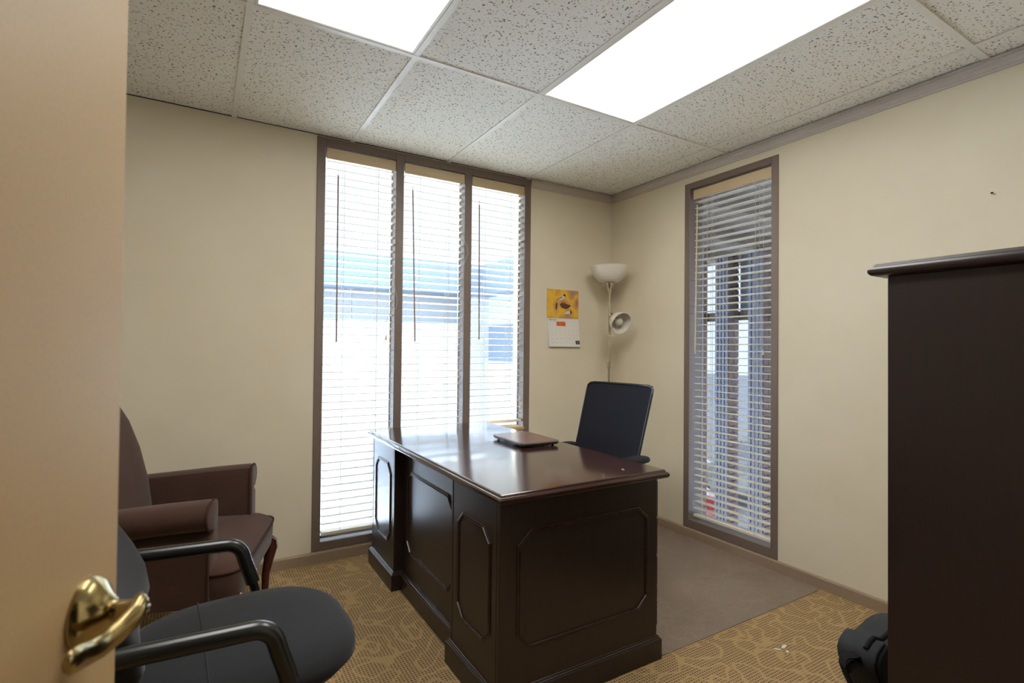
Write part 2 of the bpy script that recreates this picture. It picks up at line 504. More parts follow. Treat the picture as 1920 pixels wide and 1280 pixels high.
for a, c in opens:
    bar(win1, 'head_rail', (a, c, yA, yB_, OZ1, WZ1), o1)
    bar(win1, 'sill_rail', (a, c, yA, yB_, WZ0, OZ0), o1)
    # aluminium sash round each pane
    bar(win1, 'pane', (a, c, YB + .074, YB + .077, OZ0, OZ1), o1, M_glass, 0)
    s = MB()
    x0, z0 = WX0, WZ0
    for bx in ((a, a + .006, OZ0, OZ1), (c - .006, c, OZ0, OZ1), (a + .006, c - .006, OZ0, OZ0 + .012), (a + .006, c - .006, OZ1 - .006, OZ1)):
        s.box(bx[0] - x0, bx[1] - x0, .069, .082, bx[2] - z0, bx[3] - z0)
    s.build('sash', M_sash, win1)
o2 = (XR, RY0, RZ0)
RA, RB, RC, RD = 1.743, 2.309, .116, 2.27
xA, xB = XR + FP, XR + .135
for nm, bx in (('frame_stile', (xA, xB, RY0, RA, RZ0, RZ1)), ('frame_stile', (xA, xB, RB, RY1, RZ0, RZ1)),
               ('head_rail', (xA, xB, RA, RB, RD, RZ1)), ('sill_rail', (xA, xB, RA, RB, RZ0, RC))):
    bar(win2, nm, bx, o2)
bar(win2, 'pane', (XR + .112, XR + .116, RA, RB, RC, RD), o2, M_glass_dim, 0)

# ------------------------------------------------------------------ blinds
def slat_mesh(L):
    m_ = MB()
    sec = [(-.025, 0), (-.012, .0016), (0, .0022), (.012, .0016), (.025, 0), (.025, -.0032), (.012, -.0016), (0, -.001), (-.012, -.0016), (-.025, -.0032)]
    m_.rings([[(x, y, z) for y, z in sec] for x in (-L / 2, L / 2)])
    return m_
def blind(loc, rz, L, ztop, zrail, pitch, tilt, label, group, wand, cord, dark_wand=True):
    """local: x along the window, +y outdoors, z up (absolute)"""
    root = empty('window_blind', loc, rz)
    tag(root, label, 'blind', group)
    MB().box(-L / 2 - .004, L / 2 + .004, -.036, -.027, ztop - .062, ztop).build('valance', M_valance, root, bevel=.002)
    MB().box(-L / 2, L / 2, -.025, .03, ztop - .045, ztop - .004).build('head_rail', M_slat, root, bevel=.002)
    z = ztop - .075
    proto = None
    zs = []
    while z > zrail + .02:
        zs.append(z); z -= pitch
    for z in zs:
        if proto is None:
            proto = slat_mesh(L).build('slat', M_slat, root, smooth=True)
            o = proto
        else:
            o = inst(proto, root)
        o.location = (random.uniform(-.001, .001), 0, z)
        o.rotation_euler = (-tilt + random.uniform(-.012, .012), 0, 0)
    MB().box(-L / 2, L / 2, -.026, .026, zrail - .009, zrail + .009).build('bottom_rail', M_slat, root, bevel=.003)
    for x in (-L / 2 + .1, L / 2 - .1):
        c = MB()
        for y in (-.0275, .0275):
            c.tube([(x, y, zrail), (x, y, ztop - .05)], .0011, 5)
        c.tube([(x + .006, 0.002, zrail), (x + .006, 0.002, ztop - .05)], .0008, 5)
        for z in zs:
            c.tube([(x, -.0275, z - math.sin(tilt) * -.025 - .003), (x, .0275, z + math.sin(tilt) * -.025 - .003)], .0006, 4)
        c.build('ladder_cord', M_cord, root)
    wx, wz0, wz1, lean = wand
    MB().tube([(wx, -.03, wz1), (wx + lean, -.046, wz0)], .0042, 8).build('tilt_wand', M_wand if dark_wand else M_wand_light, root, smooth=True)
    MB().tube([(wx, -.0295, wz1 + .03), (wx, -.03, wz1)], .002, 6).build('wand_hook', M_nickel, root)
    pts, end = cord
    MB().tube(pts, .0011, 6).build('pull_cord', M_cord, root, smooth=True)
    p = Vector(pts[-1])
    MB().lathe([(.0015, 0), (.004, -.006), (.006, -.02), (.0065, -.03), (.0005, -.031)], p, seg=12).build('tassel', M_wand_light, root, smooth=True)
    return root
BY = YB + .037
def ctr(i): return (opens[i][0] + opens[i][1]) / 2
BL = .413 - .016
G = 'blinds in the triple window'
# local offsets measured along the window
blind((ctr(0) + .004, BY, 0), 0, BL + .002, 2.35, .148, .0432, .11, 'cream slatted blind in the first bay, nearest the brown armchair', G,
      (-.138, 1.24, 2.20, -.0), ([(.188, -.032, 2.28), (.188, -.034, 1.72), (.198, -.05, 1.58), (.212, -.062, 1.5), (.206, -.062, 1.45), (.17, -.04, 1.41), (.152, -.036, 1.36), (.154, -.036, 1.285)], 0))
blind((ctr(1) + .004, BY, 0), 0, BL + .002, 2.35, .148, .0432, .11, 'cream slatted blind in the middle bay, cord looped over the mullion', G,
      (-.15, 1.25, 2.19, .02), ([(.186, -.032, 2.28), (.188, -.04, 1.94), (.208, -.066, 1.88), (.218, -.068, 1.83), (.2, -.052, 1.77), (.178, -.036, 1.72), (.176, -.036, 1.32)], 0))
blind((ctr(2) + .004, BY, 0), 0, BL + .002, 2.35, .712, .0432, .11, 'shorter cream slatted blind in the bay beside the calendar', G,
      (-.15, 1.27, 2.17, .0), ([(.176, -.032, 2.28), (.174, -.034, 1.3), (.16, -.036, 1.2), (.18, -.036, 1.05), (.184, -.036, .83)], 0))
# narrow window: local x runs along -Y
blind((XR + .05, (RA + RB) / 2, 0), -math.pi / 2, .566 - .03, 2.262, .142, .0425, .03, 'cream slatted blind in the single narrow window, wand hanging', None,
      (-.245, 1.19, 2.16, -.0), ([(.222, -.032, 2.2), (.222, -.034, 1.22)], 0), False)

# ------------------------------------------------------------------ ceiling lights
for k, (ti, lab) in enumerate(((0, 'lit fluorescent ceiling panel nearer the open door'), (2, 'lit fluorescent ceiling panel nearer the narrow window'))):
    x0, x1 = TX0 + .6096 * ti, TX0 + .6096 * (ti + 1)
    y0, y1 = TY1 - 1.2192, TY1
    root = empty('ceiling_light', ((x0 + x1) / 2, (y0 + y1) / 2, H)); tag(root, lab, 'light', 'fluorescent ceiling panels')
    hx, hy = .6096 / 2 - TW - .001, 1.2192 / 2 - TW - .001
    fr = MB()
    w = .011
    for bx in ((-hx, hx, -hy, -hy + w), (-hx, hx, hy - w, hy), (-hx, -hx + w, -hy + w, hy - w), (hx - w, hx, -hy + w, hy - w)):
        fr.box(*bx, -.001, .014)
    fr.build('light_frame', M_tee, root, bevel=.001, segs=1)
    MB().box(-hx + w, hx - w, -hy + w, hy - w, .004, .007).build('diffuser', M_diffuser, root)

# ------------------------------------------------------------------ door with lever handle
DH = Vector((-.0741, .702, 0)); dd = Vector((.29, .957, 0)).normalized(); HG = DH - dd * .9
ang = math.atan2(dd.y, dd.x)
door = empty('door_1', (HG.x, HG.y, 0), ang); struct(door, 'open tan door leaf with a brass lever', 'door')
MB().box(0, .9, 0, .044, .012, 2.06).build('door_leaf', M_door, door, bevel=.002)
# camera side is the local -y face
rx, rz_ = .838, .951
h = MB()
h.lathe([(0, .024), (.012, .024), (.016, .02), (.022, .015), (.029, .011), (.033, .006), (.0345, .003), (.0345, 0)], (rx, 0, rz_), (0, -1, 0), 40, cap0=False)
rose = h.build('handle_rose', M_brass, door, smooth=True, angle=60)
neck = MB().lathe([(.013, .018), (.0105, .026), (.0095, .03), (.0095, .036), (.011, .041), (.012, .046), (.009, .051), (.0, .052)], (rx, 0, rz_), (0, -1, 0), 24)
neck.build('handle_neck', M_brass, rose, smooth=True, angle=60)
lv = MB()
path = [(.011, -.043, .004), (.0, -.0455, .003), (-.012, -.0445, -.003), (-.028, -.040, -.008), (-.047, -.036, -.009), (-.065, -.034, -.005), (-.083, -.035, .001), (-.1, -.037, .006), (-.107, -.0375, .008)]
hw = [(.008, .006), (.011, .0085), (.0115, .008), (.011, .006), (.0105, .005), (.0105, .005), (.011, .005), (.0105, .0045), (.006, .003)]
rings = []
for (dx, dy, dz), (a, c) in zip(path, hw):
    rings.append([(rx + dx, dy + c * math.cos(t), rz_ + dz + a * math.sin(t)) for t in [2 * math.pi * q / 14 for q in range(14)]])
lv.rings(rings).build('lever', M_brass, rose, smooth=True, angle=80)
MB().lathe([(.0, .0), (.0035, 0), (.0035, .002), (.002, .003), (0, .003)], (rx, -.052, rz_), (0, -1, 0), 12).build('lock_button', M_nickel, rose)
for zz in (.25, 1.03, 1.82):
    MB().tube([(0, .05, zz - .045), (0, .05, zz + .045)], .007, 10).build('hinge', M_brass, door)

# ------------------------------------------------------------------ desk
desk = empty('executive_desk', (.825, 1.451, 0))
tag(desk, 'dark mahogany executive desk with panelled pedestals and a polished top', 'desk')
DX, DY = .745, 1.475                         # plinth footprint
ZT = .742
def rect_ring(x0, x1, y0, y1, ins, z):
    return [(x0 + ins, y0 + ins, z), (x1 - ins, y0 + ins, z), (x1 - ins, y1 - ins, z), (x0 + ins, y1 - ins, z)]
topprof = [(.03, ZT - .034), (.012, ZT - .034), (.005, ZT - .031), (.001, ZT - .026), (0, ZT - .021), (.001, ZT - .016), (.005, ZT - .011), (.0095, ZT - .0095), (.0105, ZT - .0075), (.0115, ZT - .0065), (.0125, ZT - .003), (.016, ZT - .0005), (.02, ZT)]
def top_slab(name, x0, x1, y0, y1, parent, dz=0, m1=M_wood_top):
    bm_ = MB().rings([rect_ring(x0, x1, y0, y1, i, z + dz) for i, z in topprof])
    return bm_.build(name, m1, parent, smooth=True, angle=25)
top_slab('desktop', -.006, .763, -.02, 1.507, desk)
def octagon(u0, u1, v0, v1, cu_, cv):
    return [(u0, v0 + cv), (u0, v1 - cv), (u0 + cu_, v1), (u1 - cu_, v1), (u1, v1 - cv), (u1, v0 + cv), (u1 - cu_, v0), (u0 + cu_, v0)]
def inset(poly, d):
    n = len(poly); out = []
    area = sum(poly[i][0] * poly[(i + 1) % n][1] - poly[(i + 1) % n][0] * poly[i][1] for i in range(n))
    sg = 1 if area > 0 else -1
    for i in range(n):
        p0, p1, p2 = Vector(poly[i - 1]), Vector(poly[i]), Vector(poly[(i + 1) % n])
        e1 = (p1 - p0).normalized(); e2 = (p2 - p1).normalized()
        n1 = Vector((-e1.y, e1.x)) * sg; n2 = Vector((-e2.y, e2.x)) * sg
        mv = (n1 + n2); k = d / max(.2, (1 + n1.dot(n2)))
        out.append(tuple(p1 + mv * k))
    return out
def moulding(name, poly, tofn, parent, prof=((0, -.0005), (0, .003), (.003, .0045), (.0045, .003), (.0075, .003), (.009, .0062), (.012, .0062), (.0135, .002), (.0135, -.0005))):
    rings = [[tofn(u, v, h) for u, v in inset(poly, d)] for d, h in prof]
    m_ = MB().rings(rings, False, False)
    return m_.build(name, M_wood_edge, parent)
BX0, BX1 = .014, .731
ZB = ZT - .034
for k, (y0, y1) in enumerate(((.014, .394), (1.079, 1.461))):
    ped = MB().box(BX0 + .004, BX1, y0 + .004, y1 - .004, 0.004, ZB - .0005)
    p_ = ped.build('pedestal', M_wood_v, desk, bevel=.002)
    # side panels a touch proud at the pedestal corners
    for yy in ((y0, y0 + .018), (y1 - .018, y1)):
        MB().box(BX0, BX1 + .0, yy[0], yy[1], .004, ZB - .0005).build('side_panel', M_wood_v, p_, bevel=.003)
    MB().box(BX0 + .001, BX0 + .012, y0 + .021, y1 - .021, .004, ZB - .0005).build('front_panel', M_wood_v, p_, bevel=.001)
    oct1 = octagon(y0 + .058, y1 - .058, .209, .608, .05, .048) if k == 0 else octagon(y0 + .05, y1 - .062, .213, .62, .05, .052)
    moulding('panel_moulding', oct1, lambda u, v, h: (BX0 + .001 - h, u, v), p_)
    pl = [(-.0, .004), (.0, .08), (.002, .083), (.005, .084), (.006, .088), (.009, .09), (.0105, .094), (.014, .0955)]
    MB().rings([rect_ring(0, DX, y0 - .014, y1 + .014, i, z - .003) for i, z in pl]).build('plinth', M_wood_v, p_)
    # drawers on the sitting side
    if k == 0:
        oct2 = octagon(.081, .681, .21, .607, .052, .048)
        moulding('panel_moulding', oct2, lambda u, v, h: (u, y0 - h, v), p_)
    for z0, z1 in ((.12, .39), (.4, .54), (.55, .69)):
        dr = MB().box(BX1 - .002, BX1 + .016, y0 + .012, y1 - .012, z0, z1).build('drawer', M_wood_edge, desk, bevel=.002)
        MB().tube([(BX1 + .016, (y0 + y1) / 2 - .045, (z0 + z1) / 2), (BX1 + .034, (y0 + y1) / 2 - .035, (z0 + z1) / 2 - .006), (BX1 + .034, (y0 + y1) / 2 + .035, (z0 + z1) / 2 - .006), (BX1 + .016, (y0 + y1) / 2 + .045, (z0 + z1) / 2)], .004, 8).build('drawer_pull', M_brass, dr, smooth=True)
mp = MB().box(.062, .084, .395, 1.078, .004, ZB - .0005).build('modesty_panel', M_wood_v, desk)
moulding('panel_moulding', octagon(.472, 1.022, .206, .606, .05, .048), lambda u, v, h: (.062 - h, u, v), mp)
MB().rings([[(x, y, z - .003) for y in (.409, 1.064) for x in ((xx, .062) if y < .5 else (.062, xx))] for xx, z in ((.043, .004), (.043, .08), (.045, .083), (.048, .084), (.049, .088), (.052, .09), (.0535, .094), (.057, .0955))]).build('plinth', M_wood_v, mp)

# ------------------------------------------------------------------ laptop on the desk
lap = empty('laptop', (1.408, 2.212, ZT), math.radians(-1)); tag(lap, 'closed laptop with a wood-look brown lid lying on the desktop', 'laptop')
W2, L2 = .108, .158
MB().rings([[(x, y, z) for x, y in superell(W2 - i, L2 - i, 14, 48)] for i, z in ((.014, .006), (.006, .0075), (.002, .011), (.002, .0165))]).build('base', M_black_plastic, lap)
MB().rings([[(x, y, z) for x, y in superell(W2 - i, L2 - i, 14, 48)] for i, z in ((.0015, .0175), (0, .019), (0, .0235))]).build('lid', M_silver, lap)
MB().rings([[(x, y, z) for x, y in superell(W2 - i, L2 - i, 14, 48)] for i, z in ((.002, .0235), (.0025, .0246))]).build('lid_cover', M_lid, lap)
for sx in (-1, 1):
    for sy in (-1, 1):
        MB().lathe([(.006, 0), (.006, .0065), (0, .0065)], (sx * .08, sy * .13, .0003), seg=12, cap0=True).build('foot', M_tyre, lap)
chip = MB().rings([[(1.424 + x, 1.52 + y, ZT + z) for x, y in superell(.004, .006, 3, 10)] for z in (.0003, .002)])
tag(chip.build('paper_scrap', M_paper), 'tiny pale scrap lying near the desk corner', 'scrap')

# ------------------------------------------------------------------ chair mat
cm = MB()
cm.rings([[(x, y, z) for x, y in superell(.571, .6, 60, 48, 2.151, 2.06)] for z in (.0012, .004)])
tag(cm.build('chair_mat', M_matvinyl), 'cloudy grey vinyl chair mat on the carpet behind the desk', 'mat')

# ------------------------------------------------------------------ mesh desk chair
dc = empty('desk_chair', (1.85, 2.115, .004), math.radians(188)); tag(dc, 'black mesh-back office chair tucked behind the desk', 'chair')
# local: +x faces the desk
def padded(name, prof, cx, cy, n, mat, parent, k=40, rot=None, sub=0):
    rings = [[(cx + x, cy + y, z) for x, y in superell(a, b_, n, k)] for a, b_, z in prof]
    return MB().rings(rings).build(name, mat, parent, smooth=True, angle=60)
padded('seat', [(.17, .18, .42), (.225, .235, .425), (.24, .25, .445), (.238, .248, .475), (.215, .225, .49), (.15, .16, .495)], .06, 0, 5, M_blackfab, dc)
def back_pt(y, t):
    # t 0..1 from low to high, reclined, slightly bowed
    return Vector((-.005 - .14 * t + .03 * (y / .24) ** 2, y * .945, .58 + .44 * t))
def back_sheet(name, y0, y1, t0, t1, thick, mat, off=0, corner=True, wid=lambda t: 1):
    n, mm = 14, 12
    f_ = []; b_ = []
    for i in range(mm + 1):
        t = t0 + (t1 - t0) * i / mm
        rf = []; rb = []
        for j in range(n + 1):
            y = (y0 + (y1 - y0) * j / n) * wid(t)
            p = back_pt(y, t)
            rf.append(p + Vector((thick / 2 + off, 0, 0))); rb.append(p + Vector((-thick / 2 + off, 0, 0)))
        f_.append(rf); b_.append(rb)
    q = MB()
    q.rings([f_[i] + list(reversed(b_[i])) for i in range(mm + 1)])
    return q.build(name, mat, dc, smooth=True, angle=50)
wid = lambda t: (1 - .05 * (t - .5) ** 2 * 4) if t < .97 else .985
back_sheet('backrest_mesh', -.232, .232, .0, 1.0, .004, M_mesh)
fr = MB()
loop = []
for j in range(9): loop.append(back_pt(-.2 + .4 * j / 8, 0))
loop += [back_pt(.222, .02)]
for i in range(1, 10): loop.append(back_pt(.226 + .012 * i / 10, i / 10))
loop += [back_pt(.236, .965), back_pt(.222, .99)]
for j in range(9): loop.append(back_pt(.2 - .4 * j / 8, 1.0))
loop += [back_pt(-.222, .99), back_pt(-.236, .965)]
for i in range(9, 0, -1): loop.append(back_pt(-.226 - .012 * i / 10, i / 10))
loop += [back_pt(-.222, .02), back_pt(-.2, 0)]
fr.tube(loop, .0065, 8).build('backrest_frame', M_black_plastic, dc, smooth=True, angle=70)
MB().tube([back_pt(0, .55) + Vector((-.03, 0, 0)), back_pt(0, .1) + Vector((-.045, 0, 0)), (-.06, 0, .5), (.03, 0, .4), (.14, 0, .4)], [.012, .022, .024, .022, .02], 10).build('back_stem', M_black_plastic, dc, smooth=True)
back_sheet('lumbar_bar', -.2, .2, .2, .32, .012, M_black_plastic, off=-.014)
for s_ in (-1, 1):
    ar = MB().tube([(.05, s_ * .2, .41), (.05, s_ * .235, .43), (.05, s_ * .248, .52), (.05, s_ * .248, .655)], [.014, .016, .016, .017], 10).build('arm_post', M_black_plastic, dc, smooth=True)
    MB().rings([[(.06 + x * .72, s_ * .245 + y, z) for x, y in superell(a, b2, 3, 24)] for a, b2, z in ((.1, .03, .652), (.125, .042, .658), (.128, .045, .67), (.115, .038, .68), (.07, .02, .682))]).build('arm_pad', M_matte, dc, smooth=True, angle=70)
MB().tube([(.2, 0, .1), (.2, 0, .41)], [.028, .022], 14).build('gas_lift', M_black_metal, dc, smooth=True)
for k in range(5):
    a = math.radians(72 * k + 20)
    ca, sa = math.cos(a), math.sin(a)
    lg = MB().tube([(.2 + .02 * ca, .02 * sa, .11), (.2 + .16 * ca, .16 * sa, .095), (.2 + .29 * ca, .29 * sa, .07)], [.026, .02, .013], 8).build('base_leg', M_black_plastic, dc, smooth=True)
    MB().lathe([(.012, -.02), (.027, -.018), (.027, .018), (.012, .02)], (.2 + .29 * ca, .29 * sa, .0275), (-sa, ca, 0), 16, True, True).build('caster', M_tyre, lg, smooth=True)

# ------------------------------------------------------------------ floor lamp in the corner
LX, LY = 2.53, 2.853
lamp = empty('floor_lamp', (LX, LY, 0)); tag(lamp, 'slim nickel floor lamp with a white bowl and a small reading shade in the corner', 'lamp')
MB().lathe([(0, .03), (.03, .03), (.06, .026), (.115, .02), (.125, .012), (.125, .001), (0, .001)], seg=40).build('base', M_nickel, lamp, smooth=True)
MB().tube([(0, 0, .025), (0, 0, 1.63)], .0085, 14).build('pole', M_nickel, lamp, smooth=True)
MB().lathe([(.0095, 1.605), (.011, 1.63), (.015, 1.655), (.023, 1.678), (.036, 1.694), (.03, 1.7), (0, 1.7)], seg=28).build('bowl_cup', M_nickel, lamp, smooth=True)
MB().lathe([(.03, 1.7), (.06, 1.697), (.085, 1.712), (.108, 1.738), (.124, 1.767), (.134, 1.797), (.139, 1.812), (.137, 1.814), (.131, 1.797), (.12, 1.768), (.104, 1.741), (.082, 1.717), (.06, 1.703), (.03, 1.704)], seg=48).build('bowl_shade', M_white_plastic, lamp, smooth=True, angle=60)
MB().tube([(-.02, .01, 1.676), (-.052, .018, 1.678)], .0035, 8).build('switch', M_nickel, lamp, smooth=True)
ax = (cr * .36 - cu * .42 - cf * .83).normalized()
apex = Vector((.011 + .004, -.012, 1.452))
sh = MB().lathe([(.022, .028), (.041, .041), (.06, .064), (.073, .095), (.08, .13), (.0775, .13), (.07, .095), (.057, .066), (.039, .045), (.022, .033)], apex, ax, 40).build('reading_shade', M_white_plastic, lamp, smooth=True, angle=60)
MB().lathe([(0, -.03), (.018, -.03), (.02, -.026), (.021, .032), (.012, .036)], apex, ax, 24).build('socket', M_nickel, lamp, smooth=True)
MB().lathe([(.012, .03), (.014, .05), (.02, .062), (.028, .076), (.031, .09), (.028, .103), (.018, .115), (0, .119)], apex, ax, 24).build('bulb', M_white_plastic, sh, smooth=True)
p0 = apex - ax * .025
MB().tube([p0, p0 + Vector((-.005, .006, -.03)), (.012, .0, 1.37), (-.006, -.012, 1.3), (-.014, -.012, 1.2), (-.013, -.01, 1.13), (-.011, -.006, 1.095)], .0055, 10).build('gooseneck', M_nickel, lamp, smooth=True)
MB().lathe([(.0, 0), (.015, 0), (.015, .05), (0, .05)], (-.004, -.003, 1.075), seg=16).build('clamp', M_nickel, lamp, smooth=True)

# ------------------------------------------------------------------ wall calendar
cal = empty('wall_calendar', (2.128, YB, 1.222)); tag(cal, 'bird photo wall calendar open at February, hung between window and lamp', 'calendar')
CW = .284
MB().box(0, CW, -.004, -.0008, .217, .425).build('picture_page', M_photo, cal)
# date page: bottom bows away from the wall
def cp(u, v, d=0):                      # u along, v 0 top .. 1 bottom
    return (u + .012 * v * (1 if u > 0 else 1), -.003 - .016 * v * v - d, .215 - .207 * v)
def page(name, u0, u1, v0, v1, d, th, mat, par, n=8):
    r = []
    for i in range(n + 1):
        v = v0 + (v1 - v0) * i / n
        r.append([cp(u0, v, d), cp(u1, v, d), cp(u1, v, d - th), cp(u0, v, d - th)])
    return MB().rings(r).build(name, mat, par)
pg = page('date_page', .0, CW, 0, 1, .0005, .0006, M_paper, cal)
MB().box(.002, CW - .004, -.0024, -.0006, .002, .214).build('under_page', M_paper, cal)
page('orange_box', .082, .162, .12, .27, .0009, .0004, M_orange_print, pg, 2)
page('logo_box', CW - .042, CW - .004, .78, .91, .0009, .0004, M_dark_ink, pg, 2)
page('logo_mark', CW - .033, CW - .013, .815, .875, .0012, .0004, M_grey_ink, pg, 2)
def text(body, size, fn, mat, parent, name):
    cu2 = bpy.data.curves.new(name, 'FONT'); cu2.body = body; cu2.size = size
    ob = bpy.data.objects.new(name, cu2); col.objects.link(ob)
    dg = bpy.context.evaluated_depsgraph_get()
    me = bpy.data.meshes.new_from_object(ob.evaluated_get(dg))
    for vv in me.vertices:
        vv.co = Vector(fn(vv.co.x, vv.co.y))
    bpy.data.objects.remove(ob)
    me.materials.clear(); me.materials.append(mat)
    ob = bpy.data.objects.new(name, me); col.objects.link(ob); ob.parent = parent
    return ob
def onpage(u0, v0):
    return lambda x, y: cp(u0 + x, v0 - y / .207, .0012)
text('FEBRUARY', .0155, onpage(.012, .085), M_grey_ink, pg, 'month_title')
for dcol in range(7):
    text(('SUN', 'MON', 'TUE', 'WED', 'THU', 'FRI', 'SAT')[dcol], .0055, onpage(.02 + dcol * .0375, .115), M_grey_ink, pg, 'weekday')
for d in range(1, 29):
    rr, cc = divmod(d + 2, 7)
    if rr == 0 and cc < 4: continue
    text(str(d), .008, onpage(.032 + cc * .0375, .3 + rr * .145), M_grey_ink, pg, 'day_number')
def flat(name, pts, mat, z=.0012):
    r = [[(x, -.004 - zz, .217 + y) for x, y in pts] for zz in (.0001, z)]
    return MB().rings(r).build(name, mat, cal)
def ell(cx, cy, a, b2, rot, n=18):
    c, s_ = math.cos(rot), math.sin(rot)
    return [(cx + a * math.cos(t) * c - b2 * math.sin(t) * s_, cy + a * math.cos(t) * s_ + b2 * math.sin(t) * c) for t in [2 * math.pi * i / n for i in range(n)]]
flat('feeder_print', [(.11, .1), (.128, .076), (.168, .066), (.196, .078), (.214, .096), (.19, .102), (.16, .108), (.13, .112)], M_brown_print)
flat('bird_print', ell(.132, .15, .03, .013, .5), M_chalk, .0014)
flat('bird_print', [(.082, .128), (.086, .134), (.13, .158), (.134, .152), (.1, .138)], M_dark_ink, .0018)
flat('bird_print', ell(.153, .168, .012, .008, -.3), M_dark_ink, .0018)
flat('bird_print', ell(.082, .085, .007, .027, -.1), M_brown_print, .0014)
flat('bird_print', ell(.185, .04, .026, .013, .3), M_chalk, .0014)
flat('bird_print', ell(.213, .046, .007, .014, .1), M_dark_ink, .0018)
flat('bird_print', [(.155, .024), (.17, .022), (.205, .03), (.19, .031)], M_dark_ink, .0018)
MB().lathe([(0, .004), (.004, .004), (.004, .0), (0, 0)], (.146, -.004, .415), (0, -1, 0), 12).build('push_pin', M_white_plastic, cal)

# nail in the wall
nail = MB().lathe([(0, .012), (.004, .012), (.0042, .0095), (.0018, .009), (.0018, 0)], (XR, .793, 1.863), (-1, .1, -.25), 10)
tag(nail.build('nail', M_black_metal), 'small dark nail left in the bare beige wall', 'nail')

# ------------------------------------------------------------------ brown armchair
af = Vector((.957, -.29, 0)); aang = math.atan2(af.y, af.x)
arm = empty('armchair', (.2285, 2.40, 0), aang); tag(arm, 'brown upholstered armchair with rolled arms and cabriole legs by the wall', 'armchair')
# local: +x forward from the seat front (x=0), +y towards the back wall
seat = MB()
sp = []
for z, ins in ((.3, .02), (.303, .006), (.34, .002), (.395, .0), (.403, .004)):
    sp.append([(x, y, z) for x, y in superell(.3 - ins, .333 - ins, 9, 48, -.3, 0)])
for z, ins in ((.418, .012), (.43, .03), (.438, .07), (.442, .13), (.444, .2)):
    sp.append([(x, y, z) for x, y in superell(.3 - ins, .333 - ins, 7, 48, -.3, 0)])
seat.rings(sp).build('seat', M_brownfab, arm, smooth=True, angle=70)
MB().tube([(x, y, .403) for x, y in superell(.3, .333, 9, 64, -.3, 0)] + [(superell(.3, .333, 9, 64, -.3, 0)[0] + (.403,))], .0045, 6).build('seat_piping', M_brownpipe, arm, smooth=True)
def arm_section(s_, x, zt):
    # cross-section in the y-z plane, outward roll at the top; s_ = side
    zt -= .017
    pts = [(.245, .296), (.245, zt - .03), (.252, zt - .008), (.275, zt + .0)]
    for i in range(0, 9):
        a = math.radians(80 - 220 * i / 8)
        pts.append((.315 + .05 * math.cos(a), zt - .05 + .05 * math.sin(a)))
    pts += [(.338, zt - .13), (.34, .296)]
    return [(x, s_ * y, z) for y, z in pts]
for s_ in (1, -1):
    rr = [arm_section(s_, x, zt) for x, zt in ((-.105, .672), (-.12, .674), (-.25, .667), (-.4, .655), (-.53, .645), (-.62, .64))]
    am = MB().rings(rr).build('arm', M_brownfab, arm, smooth=True, angle=50)
    sec = arm_section(s_, -.104, .672)
    MB().tube([sec[i] for i in list(range(len(sec)))], .0048, 6).build('arm_piping', M_brownpipe, am, smooth=True)
    # upholstered face of the arm
    c = Vector((-.104, s_ * .29, .5))
    face = [[Vector(p).lerp(Vector((p[0], c.y, p[2])), .06) for p in sec], [Vector(p).lerp(Vector((p[0], s_ * .285, p[2])), .3) + Vector((.008, 0, 0)) for p in sec]]
    MB().rings(face).build('arm_face', M_brownfab, am, smooth=True, angle=40)
bk = []
for z, x, hw2, th in ((.3, -.56, .25, .07), (.5, -.555, .255, .075), (.62, -.575, .262, .075), (.75, -.605, .258, .07), (.86, -.635, .24, .062), (.93, -.655, .205, .052), (.965, -.665, .16, .042), (.978, -.668, .11, .025)):
    bk.append([(x + px, py * 1.1, z * 1.0 + max(0, z - .6) * .08) for px, py in superell(th, hw2, 4, 40)])
MB().rings(bk).build('backrest', M_brownfab, arm, smooth=True, angle=75)
for sx, sy in ((-.035, .29), (-.035, -.29), (-.57, .25), (-.57, -.25)):
    out = 1 if sx > -.3 else -1
    q = MB()
    rr = []
    for z, dx, a in ((.315, 0, .026), (.295, .012, .03), (.26, .016, .028), (.21, .008, .022), (.14, -.004, .017), (.06, -.006, .014), (.025, .002, .015), (.008, .008, .019), (0.001, .008, .018)):
        rr.append([(sx + out * dx + px, sy + math.copysign(.6 * dx, sy) + py, z) for px, py in superell(a, a, 3, 16)])
    q.rings(rr).build('leg', M_leg, arm, smooth=True, angle=60)

# ------------------------------------------------------------------ black guest chair
bc = empty('guest_chair', (.016, 1.497, 0), math.radians(3)); tag(bc, 'black fabric guest chair with black loop arms just inside the door', 'chair')
ss = []
for z, ax_, by_, n_ in ((.405, .19, .2, 3.2), (.412, .235, .24, 3.1), (.438, .264, .26, 3.0), (.46, .262, .257, 3.0), (.475, .238, .236, 2.9), (.484, .178, .182, 2.8), (.487, .1, .11, 3)):
    ss.append([(.085 + x, y, z + .012 * max(0, -x / .25) * 0) for x, y in superell(ax_, by_, n_, 48)])
MB().rings(ss).build('seat', M_blackfab, bc, smooth=True, angle=75)
MB().tube([(.0, -.246, .4715), (0, -.2, .4815), (.0, -.12, .4865), (.0, 0, .4885), (0, .12, .4865), (.0, .2, .4815), (.0, .246, .4715)], .0022, 6).build('seat_seam', M_blackfab, bc, smooth=True)
bs = []
for z, x, hy2, th in ((.49, -.165, .19, .03), (.5, -.158, .22, .042), (.56, -.15, .245, .05), (.62, -.162, .25, .05), (.68, -.186, .25, .046), (.74, -.214, .24, .042), (.79, -.236, .215, .034), (.81, -.246, .18, .018)):
    bs.append([(x + px - .03 + .035 * (abs(py) / .25) ** 2, py, z) for px, py in superell(th, hy2, 4, 48)])
MB().rings(bs).build('backrest', M_blackfab, bc, smooth=True, angle=75)
